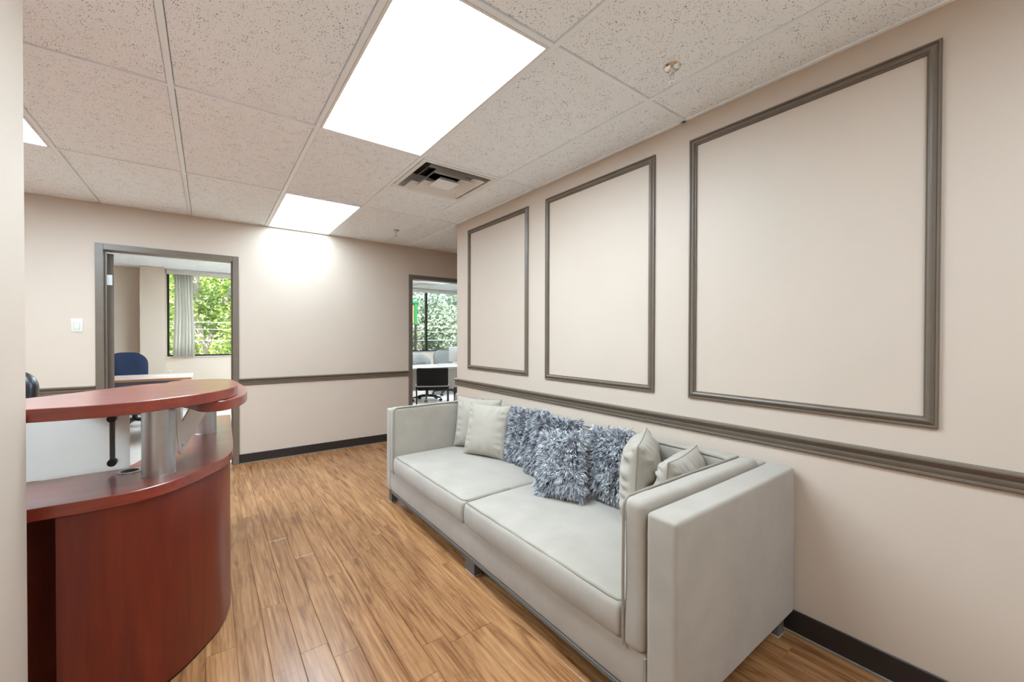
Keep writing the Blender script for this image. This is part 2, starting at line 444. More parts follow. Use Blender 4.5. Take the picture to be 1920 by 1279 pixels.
# light fixtures
def ceiling_light(x0, y0, x1, y1, label, mat):
    t = thing('ceiling_light', label, 'ceiling light', ((x0 + x1) / 2, (y0 + y1) / 2, ZC), group='recessed ceiling lights')
    x0 += BW + .001; x1 -= BW + .001; y0 += BW + .001; y1 -= BW + .001; f = .012
    bm = box(x0, x1, y0, y0 + f, ZC - .002, ZC + .025, .001, 1)
    for a in ((x0, x1, y1 - f, y1), (x0, x0 + f, y0 + f, y1 - f), (x1 - f, x1, y0 + f, y1 - f)): box(*a, ZC - .002, ZC + .025, .001, 1, bm=bm)
    obj('frame', bm, 'white', t)
    obj('diffuser', box(x0 + f, x1 - f, y0 + f, y1 - f, ZC + .003, ZC + .012), mat, t)
for (i, j), lab in (((0, 0), 'large bright recessed light panel beside the square air vent'),
                    ((0, 2), 'bright recessed light panel against the cream back wall'),
                    ((0, -2), 'added unseen fill light panel in the hall beyond the sprinkler head, by the bare wall'),  # out of view, added to light the near end and sofa side
                    ((-3, 1), 'recessed light panel over the reception desk beside the near wall end')):
    ceiling_light(CX0 + i * G, CY0 + j * 2 * G, CX0 + (i + 1) * G, min(CY0 + (j + 1) * 2 * G, YB - .01), lab, 'lamp_near' if j < 0 else {(0, 0): 'lamp_hall', (0, 2): 'lamp_back'}.get((i, j), 'lamp_desk'))
ceiling_light(CX0, OF + .3 + 2 * G, CX0 + G, OF + .3 + 4 * G, 'added unseen fill light panel in the office with the curtain', 'lamp_office')  # unseen panel, added to brighten this office
ceiling_light(CX0 - .05 + 5 * G, OF + .3 + 2 * G, CX0 - .05 + 6 * G, OF + .3 + 4 * G, 'added unseen fill light panel in the office with the white table', 'lamp_office')  # likewise out of view, put in to brighten the room

# air vent: nested square louvres
def vent(x0, y0, s, label, z=ZC):
    cx, cy = x0 + s / 2, y0 + s / 2
    t = thing('air_vent', label, 'air vent', (cx, cy, z), group='ceiling air vents')
    def ring(r0, z0, r1, z1, th=.003):
        bm = bmesh.new(); prof = [(r0, z0), (r1, z1), (r1 - th, z1 + th), (r0 - th, z0 + th)]
        rs = [[bm.verts.new((cx + a * r, cy + c * r, zz)) for a, c in ((-1, -1), (1, -1), (1, 1), (-1, 1))] for r, zz in prof]
        for i in range(4):
            for j in range(4):
                k = (j + 1) % 4; l = (i + 1) % 4
                bm.faces.new((rs[i][j], rs[i][k], rs[l][k], rs[l][j]))
        return bm
    h = s / 2 - BW - .001
    obj('frame', ring(h, z - .002, h - .035, z + .002, .004), 'white', t)
    obj('plenum', box(cx - h + .02, cx + h - .02, cy - h + .02, cy + h - .02, z + .125, z + .130), 'void_shade', t)
    obj('plenum_side', ring(h - .03, z + .003, h - .034, z + .128, .002), 'white', t)
    for r0, r1, zz in ((.218, .183, 0), (.150, .118, 0), ):
        obj('louvre', ring(r0 * h / .29, z - .008 + zz, r1 * h / .29, z + .036, .003), 'white', t)
    s3 = .082 * h / .29
    bm = bmesh.new()
    a = [bm.verts.new((cx + i * s3, cy + j * s3, z - .012)) for i, j in ((-1, -1), (1, -1), (1, 1), (-1, 1))]
    c = [bm.verts.new((cx + i * s3 * .6, cy + j * s3 * .6, z + .02)) for i, j in ((-1, -1), (1, -1), (1, 1), (-1, 1))]
    bm.faces.new(a); bm.faces.new(c)
    for i in range(4): j = (i + 1) % 4; bm.faces.new((a[i], a[j], c[j], c[i]))
    obj('centre_plate', bm, 'white', t)
    obj('duct_collar', lathe([(.13, z + .06), (.13, z + .124), (.122, z + .124), (.122, z + .06), (.13, z + .06)], cx, cy, 32), 'steel', t)
vent(vx0, vy0, G, 'white square louvred air vent beside the light panel')
vent(3.5, 8.0, .5, 'small square air vent in the office with the white table')

# sprinklers
def sprinkler(x, y, label):
    t = thing('sprinkler_head', label, 'sprinkler', (x, y, ZC))
    z = ZC + .005
    obj('escutcheon', lathe([(.036, z), (.036, z - .003), (.030, z - .009), (.014, z - .013), (.012, z - .012)], x, y, 28), 'chrome', t)
    obj('pipe', lathe([(.012, z - .010), (.011, z - .03), (.008, z - .034), (.008, z - .046)], x, y, 16), 'chrome', t)
    bm = tube([(x - .007, y, z - .044), (x - .011, y, z - .053), (x - .004, y, z - .062)], .002, 6)
    tube([(x + .007, y, z - .044), (x + .011, y, z - .053), (x + .004, y, z - .062)], .002, 6, bm)
    obj('frame_arms', bm, 'chrome', t)
    obj('deflector', lathe([(.015, z - .064), (.015, z - .0655), (.004, z - .066), (.003, z - .060)], x, y, 20), 'chrome', t)
sprinkler(1.563, .985, 'chrome sprinkler head above the panelled wall')
sprinkler(1.60, 4.22, 'chrome sprinkler head near the back wall between the two doors')

# ------------------------------------------------------------------ trim
RAIL = [(0, 0), (.010, 0), (.014, .005), (.014, .011), (.010, .014), (.012, .018), (.016, .026), (.017, .032), (.011, .0345), (.011, .038), (.021, .047), (.027, .056), (.027, .061), (.022, .065), (0, .066)]
def rail_x(y0, y1, z, x=XW):       # runs along y on the right wall
    return sweep([y0, y1], lambda i: [(x - d, (y0, y1)[i], z + h) for d, h in RAIL])
def rail_y(x0, x1, z, y=YB):
    return sweep([x0, x1], lambda i: [((x0, x1)[i], y - d, z + h) for d, h in RAIL])
ZR = .783
o = struct('trim_1', rail_x(YN, 1.5275, ZR), 'trim', 'taupe chair rail along the panelled wall, length by the framed panel nearest the sofa arm', 'chair rail')
bm = rail_x(1.5285, YE + .02, ZR)
join(bm, sweep([0, 1], lambda i: [((XW - .0, XW + .2)[i], YE + d, ZR + h) for d, h in RAIL]))
struct('trim_2', bm, 'trim', 'taupe chair rail turning round the free end of the panelled wall', 'chair rail')
struct('trim_3', rail_y(D1[1], D2[0], ZR), 'trim', 'taupe chair rail on the back wall between the two doorways', 'chair rail')
struct('trim_4', rail_y(XL, D1[0], ZR), 'trim', 'taupe chair rail on the back wall below the light switch', 'chair rail')
FP = [(0, 0), (.010, 0), (.013, .003), (.013, .008), (.009, .010), (.012, .014), (.018, .021), (.019, .026), (.016, .031), (.010, .033), (.010, .037), (0, .038)]
def wall_frame(n, y0, y1, z0, z1, label):
    t = thing('trim_%d' % n, label, 'wall moulding', (XW, (y0 + y1) / 2, z0), kind='structure', group='framed wall panels')
    cs = [(y0, z0), (y1, z0), (y1, z1), (y0, z1)]; ce = ((y0 + y1) / 2, (z0 + z1) / 2)
    for i in range(4):
        a, c = cs[i], cs[(i + 1) % 4]
        def ring(k, a=a, c=c):
            p = a if k == 0 else c; sy = 1 if ce[0] > p[0] else -1; sz = 1 if ce[1] > p[1] else -1
            return [(XW - d, p[0] + sy * w_, p[1] + sz * w_) for d, w_ in FP]
        obj('moulding', sweep([0, 1], ring), 'trim', t)
wall_frame(5, 2.493, 3.412, .962, 2.286, 'taupe framed panel beside the free end of the wall, above the two plain cushions')
wall_frame(6, 1.365, 2.287, .956, 2.285, 'taupe framed panel between the other two, above the shaggy cushions')
wall_frame(7, .251, 1.160, .952, 2.283, 'taupe framed panel above the sofa arm by the bare wall')
def base_x(y0, y1, label, n, x=XW):
    t = thing('baseboard_%s' % n, label, 'baseboard', (x, y0, 0), kind='structure')
    obj('base_strip', box(x - .008, x, y0, y1, .006, .100, .003, 1), 'base', t)
    obj('floor_edge', box(x - .014, x, y0, y1, 0, .0075, .002, 1), 'shoe', t)
base_x(YN, YE, 'black vinyl baseboard behind the sofa on the panelled wall', 'right')
def base_y(x0, x1, label, n, y=YB):
    t = thing('baseboard_%s' % n, label, 'baseboard', (x0, y, 0), kind='structure')
    obj('base_strip', box(x0, x1, y - .008, y, .006, .096, .003, 1), 'base', t)
    obj('floor_edge', box(x0, x1, y - .014, y, 0, .0075, .002, 1), 'shoe', t)
base_y(D1[1], D2[0], 'black vinyl baseboard on the back wall between the doorways', 'back')
base_y(XL, D1[0], 'black vinyl baseboard on the back wall behind the desk', 'reception')
# door frames
def door_frame(n, D, label):
    t = thing('door_%d' % n, label, 'doorway', (D[0], YB, 0), kind='structure')
    y0, y1 = YB - .012, OF + .012
    for x0, x1, s in ((D[0], D[0] + .05, 1), (D[1] - .05, D[1], -1)):
        j = obj('jamb', box(x0, x1, y0, y1, 0, D[2], .002, 1), 'trim', t)
        xs = (x1, x1 + .012) if s > 0 else (x0 - .012, x0)
        obj('door_stop', box(*xs, YB + .03, YB + .07, 0, D[2] - .05, .001, 1), 'trim', j)
    obj('head', box(D[0] + .05, D[1] - .05, y0, y1, D[2] - .05, D[2], .002, 1), 'trim', t)
    return t
d1 = door_frame(1, D1, 'taupe door frame with its door swung open, showing the curtained window')
door_frame(2, D2, 'taupe open doorway partly hidden by the panelled wall end')
# open leaf of door 1, hinged on the left jamb, swung past square into the office
hx, hy = D1[0] + .052, OF + .014
A = math.radians(12); Rz = Matrix.Translation((hx, hy, 0)) @ Matrix.Rotation(A, 4, 'Z') @ Matrix.Translation((-hx, -hy, 0))
bm = box(hx + .001, hx + .044, hy, hy + .88, .008, 1.99, .002, 1); bm.transform(Rz)
leaf = obj('door_leaf', bm, 'trim', d1)
for z in (.25, 1.76):
    bm = box(hx - .006, hx + .034, hy - .004, hy, z - .045, z + .045, .001, 1); bm.transform(Rz)
    obj('hinge', bm, 'steel', leaf)
# light switch
t = thing('light_switch', 'white rocker light switch plate beside the open doorway', 'light switch', (-.87, YB, 1.3))
pl = obj('plate', box(-.906, -.836, YB - .006, YB, 1.300, 1.412, .002, 2), 'plastic', t)
obj('rocker', box(-.888, -.854, YB - .010, YB - .005, 1.324, 1.389, .0015, 1), 'plastic', t)

# ------------------------------------------------------------------ offices
struct('wall_offices', box(1.6, 1.72, OF, YW, 0, ZC + .2), 'wall_office', 'cream partition wall between the two offices', 'wall')
struct('wall_office_left', box(XL - .12, XL, OF - .12, YW + .15, 0, ZC + .2), 'wall_office', 'cream side wall of the curtained office', 'wall')
struct('wall_office_right', box(6.9, 7.05, OF - .12, YW + .15, 0, ZC + .2), 'wall_office', 'cream side wall of the white table office', 'wall')
struct('wall_office_corner', box(XR, 7.0, YB, OF, 0, ZC + .2), 'wall_office', 'cream wall of the white table office behind the corridor', 'wall')
W1 = (-.56, 1.45); W2 = (3.0, 6.4); ZS, ZT = .925, 2.40
bm = box(XL, W1[0], YW, YW + .15, 0, ZC + .2); box(W1[1], W2[0], YW, YW + .15, 0, ZC + .03, bm=bm); box(W2[1], 7.0, YW, YW + .15, 0, ZC + .03, bm=bm)
for q in (W1, W2): box(q[0], q[1], YW, YW + .15, 0, ZS, bm=bm); box(q[0], q[1], YW, YW + .15, ZT, ZC + .03, bm=bm)
struct('wall_windows', bm, 'wall_office', 'cream outer wall with the two wide office windows', 'wall')
struct('wall_column', box(-.875, -.572, YW - .22, YW, 0, ZC + .0), 'wall_office', 'cream boxed column beside the curtained window', 'column')
def window(n, x0, x1, mull, label):
    t = thing('window_%d' % n, label, 'window', (x0, YW, ZS), kind='structure')
    y0, y1 = YW + .05, YW + .10
    fr = 'dark'
    obj('window_frame', box(x0, x1, y0, y1, ZS, ZS + .028, .002, 1), fr, t)
    obj('window_frame', box(x0, x1, y0, y1, ZT - .03, ZT, .002, 1), fr, t)
    obj('window_frame', box(x0, x0 + .03, y0, y1, ZS + .028, ZT - .03, .002, 1), fr, t)
    obj('window_frame', box(x1 - .03, x1, y0, y1, ZS + .028, ZT - .03, .002, 1), fr, t)
    xs = [x0 + .03] + mull + [x1 - .03]
    for mx in mull: obj('mullion', box(mx - .022, mx + .022, y0 - .02, y1, ZS + .028, ZT - .03, .002, 1), fr, t)
    for a, c in zip(xs[:-1], xs[1:]):
        obj('pane', box(a + .001, c - .001, YW + .075, YW + .079, ZS + .028, ZT - .03), 'glass', t)
    obj('window_sill', box(x0 - .0, x1 + .0, YW - .02, YW + .05, ZS - .012, ZS + .002, .003, 1), 'plastic', t)
window(1, W1[0], W1[1], [.5], 'wide office window with a gathered curtain and trees outside')
window(2, W2[0], W2[1], [4.175, 5.3], 'wide office window with dark mullions behind the white table')
for x0, x1, lab in ((W1[0], W1[1], 'white head box above the curtained window'), (W2[0], W2[1], 'white head box above the window with dark mullions')):
    tag(obj('curtain_headbox', box(x0 + .002, x1, YW - .10, YW - .005, 2.315, ZC - .002, .004, 2), 'plastic'), lab, 'pelmet')
# curtain
def curtain():
    n = 90; pts = []
    for i in range(n + 1):
        u = i / n; ph = u * 2 * math.pi * 6.2
        pts.append((-.468 + .268 * u, YW - .055 + .020 * math.sin(ph) + .009 * math.sin(2.3 * ph + 1)))
    zs = [.925, 1.2, 1.6, 2.0, 2.318]
    bm = bmesh.new(); R = []
    for th in (0, .002):
        R.append([[bm.verts.new((x + .012 * math.sin(3 * z + 9 * x), y + th + .004 * math.sin(4 * z + 30 * x), z)) for x, y in pts] for z in zs])
    for s in (0, 1):
        for a in range(len(zs) - 1):
            for i in range(n): bm.faces.new((R[s][a][i], R[s][a][i + 1], R[s][a + 1][i + 1], R[s][a + 1][i]))
    for a in range(len(zs) - 1):
        for i in (0, n): bm.faces.new((R[0][a][i], R[1][a][i], R[1][a + 1][i], R[0][a + 1][i]))
    for a in (0, len(zs) - 1):
        for i in range(n): bm.faces.new((R[0][a][i], R[0][a][i + 1], R[1][a][i + 1], R[1][a][i]))
    return bm
tag(obj('curtain', curtain(), 'curtain', ang=2), 'white gathered curtain hanging in the office window', 'curtain')
# wall outlet under window 1
t = thing('wall_outlet', 'white socket plate below the curtained window beside the column', 'socket', (-.53, YW, .6))
obj('plate', box(-.555, -.505, YW - .006, YW, .60, .70, .002, 1), 'plastic', t); obj('socket_face', box(-.543, -.517, YW - .009, YW - .005, .615, .685, .001, 1), 'greypanel', t)

# swivel chair (local space, facing -y = sitter looks toward -y)
def swivel(name, label, loc, rz, fab, base, back_w=.46, back_z=(.62, 1.04), group='swivel chairs', arms=False, round_top=.16):
    t = thing(name, label, 'chair', loc, rz, group)
    L = dict(parent=t, local=True)
    obj('seat', soft((-.24, -.24, .43), (.24, .24, .51), .035, 5, lambda p: Vector((0, 0, .012 * (1 - (p.x / .24) ** 2) if p.z > .47 else 0))), fab, **L)
    # backrest: rounded-top shell, gently curved
    z0, z1 = back_z; hw = back_w / 2; rr = round_top
    out = [(-hw * .86, z0), (-hw * .97, z0 + .05), (-hw, (z0 + z1) / 2)]
    out += [(-hw + rr - rr * math.cos(a), z1 - rr + rr * math.sin(a)) for a in [k * math.pi / 2 / 8 for k in range(9)]]
    out = out + [(-x, z) for x, z in reversed(out)]
    bm = bmesh.new(); yb = .23
    rings = []
    for y, s in ((0, .93), (.014, .985), (.03, 1), (.055, 1), (.075, .985), (.085, .93)):
        cz = (z0 + z1) / 2
        rings.append([bm.verts.new((x * s, yb + y - .05 * (x / hw) ** 2 + .10 * (z - z0), cz + (z - cz) * s)) for x, z in out])
    for a, c in zip(rings[:-1], rings[1:]):
        for i in range(len(out)): k = (i + 1) % len(out); bm.faces.new((a[i], a[k], c[k], c[i]))
    for ring, inw in ((rings[0], 1), (rings[-1], 1)):
        cy = sum(v.co.y for v in ring) / len(ring)
        mid = [bm.verts.new((v.co.x * .5, v.co.y + .035 * (v.co.x / hw) ** 2, (z0 + z1) / 2 + (v.co.z - (z0 + z1) / 2) * .5)) for v in ring]
        for i in range(len(ring)): k = (i + 1) % len(ring); bm.faces.new((ring[i], ring[k], mid[k], mid[i]))
        bm.faces.new(mid)
    obj('backrest', bm, fab, ang=1.2, **L)
    obj('back_bracket', tube([(0, .12, .43), (0, .27, .44), (0, .31, .52), (0, .335, z0 + .12)], .018, 8), base, **L)
    obj('column', lathe([(.03, .09), (.03, .25), (.018, .25), (.018, .42), (.05, .425), (.05, .435)], 0, 0, 16), base, **L)
    for k in range(5):
        a = 2 * math.pi * k / 5 + .3; c, s = math.cos(a), math.sin(a)
        lg = obj('base_leg', tube([(0, 0, .105), (.15 * c, .15 * s, .095), (.29 * c, .29 * s, .07)], [.024, .02, .013], 8), base, **L)
        bm = tube([(.285 * c - .012 * s, .285 * s + .012 * c, .026), (.285 * c - .026 * s, .285 * s + .026 * c, .026)], .026, 12)
        tube([(.285 * c + .012 * s, .285 * s - .012 * c, .026), (.285 * c + .026 * s, .285 * s - .026 * c, .026)], .026, 12, bm)
        tube([(.285 * c - .014 * s, .285 * s + .014 * c, .03), (.285 * c + .014 * s, .285 * s - .014 * c, .03)], .008, 8, bm)
        tube([(.285 * c, .285 * s, .03), (.285 * c, .285 * s, .072)], .006, 6, bm)
        obj('castor', bm, 'dark', parent=lg, local=True)
    if arms:
        for s in (-1, 1):
            obj('armrest', tube([(.25 * s, .1, .47), (.29 * s, .1, .5), (.29 * s, .08, .68), (.29 * s, -.16, .68)], .018, 8), base, **L)
    return t
swivel('office_chair', 'black leather office chair behind the reception desk', (-1.03, 3.12, 0), math.radians(-6), 'leather', 'dark', .50, (.56, 1.075), arms=True, round_top=.10)
swivel('office_chair', 'navy fabric office chair behind the pale office desk', (-.83, 7.75, 0), math.radians(22), 'navy', 'dark', .44, (.60, 1.035))
swivel('office_chair', 'grey office chair with round back and blue-black star base behind the white table', (3.50, 7.55, 0), math.radians(8), 'greyfab', 'bluebase', .46, (.56, .93), round_top=.2)
swivel('office_chair', 'grey office chair beside the window, next to the monitor', (4.24, 8.15, 0), math.radians(-10), 'greyfab', 'bluebase', .44, (.56, .97), round_top=.14)

# office 1 desk
t = thing('office_desk', 'pale laminate office desk with slate blue front panel', 'desk', (-.9, 6.95, 0))
obj('desktop', box(-1.75, -.17, 6.55, 7.32, .725, .755, .003, 1), 'laminate', t)
obj('desktop_edge', box(-1.75, -.17, 6.542, 6.549, .727, .753, .001, 1), 'edge', t)
obj('front_panel', box(-1.70, -.30, 6.60, 6.62, .33, .724), 'bluepanel', t)
for x in (-1.70, -.30): obj('side_panel', box(x - .015, x + .015, 6.625, 7.26, 0, .724), 'bluepanel', t)
# papers on it
tag(obj('paper_sheet', box(-.56, -.35, 6.8, 7.05, .755, .757), 'plastic'), 'white sheet of paper on the pale office desk', 'paper')

# office 2: table, guest chair, monitor, keyboard, tower, bin
t = thing('meeting_table', 'white table with grey front panel in the office with dark mullions', 'table', (3.4, 6.85, 0))
obj('tabletop', box(2.3, 4.25, 6.45, 7.2, .71, .745, .008, 2), 'tabletop', t)
obj('front_panel', box(2.4, 4.15, 6.55, 6.57, .36, .709), 'greypanel', t)
for x in (2.4, 4.15): obj('side_panel', box(x - .012, x + .012, 6.575, 7.12, 0, .709), 'greypanel', t)
t = thing('guest_chair', 'black guest chair with thin metal legs in front of the white table', 'chair', (2.93, 6.12, 0), math.radians(-25))
L = dict(parent=t, local=True)
obj('seat', soft((-.23, -.20, .42), (.23, .26, .47), .024, 4), 'blackfab', **L)
obj('backrest', soft((-.245, -.30, .44), (.245, -.245, .785), .027, 6, lambda p: Vector((0, .9 * p.x ** 2 - .12 * (p.z - .5), 0))), 'blackfab', ang=2, **L)
obj('back_rail', tube([(-.255, -.02, .50), (-.255, -.20, .50), (-.23, -.30, .50), (0, -.325, .50), (.23, -.30, .50), (.255, -.20, .50), (.255, -.02, .50)], .010, 8), 'steel', **L)
for x, y, zt in ((-.245, -.26, .50), (.245, -.26, .50), (-.255, .22, .46), (.255, .22, .46)):
    obj('leg', tube([(x, y, zt), (x, y, 0)], .010, 8), 'dark', **L)
for x in (-.25, .25): obj('seat_rail', tube([(x, -.26, .43), (x, .22, .43)], .009, 8), 'dark', **L)
t = thing('monitor', 'grey monitor seen from behind on the white table', 'monitor', (3.92, 7.0, .745), )
obj('screen_housing', box(3.70, 4.16, 7.0, 7.03, .80, 1.08, .008, 2), 'greypanel', t)
obj('stand', box(3.90, 3.96, 6.965, 6.998, .75, 1.0, .004, 1), 'dark', t)
obj('foot', box(3.82, 4.04, 6.90, 7.08, .745, .757, .004, 1), 'dark', t)
tag(obj('keyboard', box(3.42, 3.80, 6.86, 6.99, .745, .763, .004, 1), 'greypanel'), 'grey keyboard lying on the white table', 'keyboard')
t = thing('computer_tower', 'dark computer tower standing on the floor under the white table', 'computer', (3.95, 6.9, 0))
obj('case', box(3.85, 4.05, 6.72, 7.1, .005, .42, .006, 1), 'bluebase', t); obj('front_bezel', box(3.86, 4.04, 6.712, 6.719, .02, .405, .002, 1), 'dark', t)
t = thing('waste_bin', 'white rounded waste bin on the floor beside the computer tower', 'bin', (3.55, 6.33, 0))
obj('bucket', lathe([(.10, 0), (.125, .10), (.13, .20), (.115, .27), (.07, .30), (.0, .305)], 3.58, 6.30, 24), 'plastic', t)

# ------------------------------------------------------------------ reception desk
t = desk = thing('reception_desk', 'cherry wood reception desk with curved front and raised counter', 'desk', (-.3, 2.2, 0))
outer = [(-.44, 1.857), (-.328, 1.853), (-.240, 1.858), (-.165, 1.885), (-.094, 1.937), (-.019, 2.032), (.053, 2.157), (.087, 2.287), (.096, 2.42), (.100, 2.56), (.104, 2.70)]
oc = catmull(outer, 6)
SEAM = 2.70
inner = [(-.215, 2.70), (-.215, 2.55), (-.225, 2.40), (-.25, 2.27), (-.31, 2.22), (-.44, 2.205)]
front = [(-1.7, 1.86)] + oc + catmull(inner, 4) + [(-1.7, 2.205)]
obj('worktop', prism(front, .699, .739, .002, 1), 'cherry_h', desk)
side = [(.104, SEAM + .002), (.118, 3.35), (-.215, 3.35), (-.215, SEAM + .002)]
obj('worktop', prism(side, .699, .738, .002, 1), 'cherry_h', desk)
# curved front panel
def offset(P, d):
    out = []
    for i, p in enumerate(P):
        a, c = P[max(i - 1, 0)], P[min(i + 1, len(P) - 1)]; tx, ty = c[0] - a[0], c[1] - a[1]; l = math.hypot(tx, ty)
        out.append((p[0] - ty / l * d, p[1] + tx / l * d))
    return out
path = [(-.385, 1.855)] + [p for p in oc if p[0] > -.36] + [(.110, 3.0), (.116, 3.33)]
po, pi_ = offset(path, .012), offset(path, .040)
obj('front_panel', prism(po + list(reversed(pi_)), .012, .698), 'cherry_v', desk)
obj('panel_foot_shadow', prism(offset(path, .018) + list(reversed(offset(path, .036))), 0, .012), 'dark', desk)  # black strip stands in for the shadow line under the front panel
obj('recess_panel', box(-1.7, -.36, 2.10, 2.12, 0, .698), 'cherry_v', desk)
obj('end_panel', box(-.20, .10, 3.30, 3.325, 0, .698), 'cherry_v', desk)
# raised counter, front piece
up1 = [(-1.7, 1.80), (-.9, 1.80), (-.55, 1.80), (-.423, 1.79), (-.33, 1.777), (-.254, 1.775), (-.19, 1.797), (-.133, 1.832), (-.055, 1.888), (.015, 1.950), (.06, 2.020), (.088, 2.095), (.103, 2.165), (.107, 2.25), (.098, 2.33), (.072, 2.40), (.02, 2.45), (-.07, 2.466), (-.155, 2.456), (-.215, 2.435), (-.262, 2.403), (-.335, 2.31), (-.415, 2.205), (-.496, 2.12), (-.62, 2.08), (-.9, 2.07), (-1.7, 2.07)]
obj('counter_top', prism(up1, 1.010, 1.050, .002, 1), 'cherry_h', desk)
up2 = [(-.02, 1.99), (.048, 1.985), (.098, 2.06), (.122, 2.13), (.140, 2.22), (.149, 2.342), (.147, 2.50), (.138, 2.66), (.124, 2.84), (.101, 2.97), (.045, 3.05), (-.04, 3.073), (-.12, 3.058), (-.172, 3.0), (-.185, 2.88), (-.185, 2.60), (-.165, 2.42), (-.115, 2.25), (-.06, 2.10)]
obj('counter_wing', prism(catmull(up2, 4, True), .969, 1.0085, .002, 1), 'cherry_h', desk)
def post(x, y, z0, z1):
    p = obj('post', lathe([(.050, z0), (.050, z1)], x, y, 48), 'steel', desk)
    obj('post_foot', lathe([(.0515, z0 - .0), (.0515, z0 + .004), (.0502, z0 + .005)], x, y, 48), 'steel', p)
post(-.153, 2.053, .739, 1.0095); post(-.014, 2.785, .738, .9685)
# white end screen behind the front piece with its clamping rod
sc_ = obj('screen_panel', box(-1.7, -.252, 2.207, 2.215, .7392, 1.009, .001, 1), 'frosted', desk)
rx = -.300
obj('clamp_rod', tube([(rx, 2.195, .765), (rx, 2.195, .985)], .008, 10), 'leg', sc_)
for z in (.775, .945):
    obj('clamp_knob', tube([(rx, 2.178, z), (rx, 2.211, z)], .014, 16), 'dark', sc_)
# cable grommet
g = obj('cable_grommet', lathe([(.040, .7392), (.040, .7425), (.028, .7425), (.026, .7395)], -.246, 2.155, 28), 'steel', desk)
obj('grommet_hole', lathe([(.027, .7395), (.027, .7405), (.0005, .7405)], -.246, 2.155, 28), 'void_shade', g)
# white steel bracket under the wing: a flat gusset plate
P0, P1 = Vector((-.112, 2.235, 0)), Vector((-.010, 2.52, 0)); dirv = (P1 - P0); Lb = dirv.length; dirv.normalize(); nv = Vector((-dirv.y, dirv.x, 0))
poly = [(0, .985), (.012, 1.0), (.03, .99), (.045, .90), (.055, .893), (.17, .968), (Lb, .968), (Lb, .905), (Lb - .012, .888), (.07, .770), (.045, .752), (.022, .77), (.005, .88)]
bm = bmesh.new()
vs = [bm.verts.new(P0 + dirv * s + Vector((0, 0, z)) - nv * .003) for s, z in poly]; f = bm.faces.new(vs)
r = bmesh.ops.extrude_face_region(bm, geom=[f]); bmesh.ops.translate(bm, vec=nv * .006, verts=[v for v in r['geom'] if isinstance(v, bmesh.types.BMVert)])
bmesh.ops.triangulate(bm, faces=[f for f in bm.faces if len(f.verts) > 4])
br = obj('bracket', bm, 'white', desk)
for s, z in ((.02, .972), (.05, .79), (Lb - .02, .915)):
    p = P0 + dirv * s + Vector((0, 0, z)); obj('bolt', tube([p - nv * .006, p + nv * .006], .006, 10), 'steel', br)
q = P0 - nv * -.02 + dirv * -.012
obj('gas_strut', tube([q + Vector((0, 0, .79)), q + Vector((0, 0, .88)), q + Vector((0, 0, .881)), q + Vector((0, 0, .965))], [.010, .010, .006, .006], 10), 'steel', br)
obj('strut_end', box(q.x - .014, q.x + .014, q.y - .012, q.y + .012, .765, .792, .004, 1), 'dark', br)

# ------------------------------------------------------------------ sofa
sofa = thing('sofa', 'long light grey velvet sofa with two seat cushions against the panelled wall', 'sofa', (1.55, 1.9, 0))
Y0, Y1 = .672, 3.118; XF, XB = 1.106, 1.998
def wob(a, s=9):
    return lambda p: a * noise.noise_vector(Vector(p) * s)
P_ = dict(parent=sofa)
obj('arm_shell', soft((XF, Y0, .098), (XB, .778, .713), .014, 10, wob(.0025, 6)), 'sofa', sofa, ang=2)
obj('arm_shell', soft((XF, 3.036, .098), (XB, Y1, .713), .014, 10, wob(.0025, 6)), 'sofa', sofa, ang=2)
def armpad(ya, yb, yin):
    o = obj('arm_pad', soft((XF - .006, ya, .243), (1.925, yb, .736), .026, 10, lambda p: .004 * noise.noise_vector(p * 7)), 'sofa', sofa, ang=2)
    xs = XF - .004; r = .035; zt = .733
    path = [(xs, yin, .245), (xs - .002, yin, .45), (xs, yin, zt - r)]
    path += [(xs + r - r * math.cos(a), yin, zt - r + r * math.sin(a)) for a in [k * math.pi / 12 for k in range(1, 7)]]
    path += [(1.4, yin, zt + .002), (1.7, yin, zt), (1.90, yin, zt - .002)]
    obj('piping', tube(path, .0052, 8), 'piping', o)
armpad(.784, .866, .862)
armpad(2.956, 3.032, 2.961)
obj('back_shell', soft((1.932, .782, .098), (XB, 3.032, .713), .014, 10, wob(.002, 6)), 'sofa', sofa, ang=2)
bp = obj('back_pad', soft((1.872, .872, .30), (1.929, 2.950, .722), .026, 10, wob(.004, 5)), 'sofa', sofa, ang=2)
pz = .716
obj('piping', tube([(1.876, .876, .45), (1.876, .876, pz - .04), (1.876, .888, pz - .012), (1.876, .92, pz)] + [(1.876, .92 + (2.9 - .92) * k / 12, pz + .002 * math.sin(k)) for k in range(1, 13)] + [(1.876, 2.935, pz - .012), (1.876, 2.946, pz - .04), (1.876, 2.946, .45)], .005, 8), 'piping', bp)
base = obj('base', soft((XF + .006, .782, .098), (1.925, 3.032, .252), .012, 12, lambda p: Vector((-.006 * (1 - ((p.z - .175) / .08) ** 2) if p.x < 1.13 else 0, 0, 0)) + .003 * noise.noise_vector(p * 5)), 'sofa', sofa, ang=2)
obj('base_rail', box(XF + .004, 1.15, .80, 3.02, .078, .098, .003, 1), 'leg', base)
obj('piping', tube([(XF + .002, .781, .10), (XF + .002, .781, .245)], .005, 8), 'piping', base)
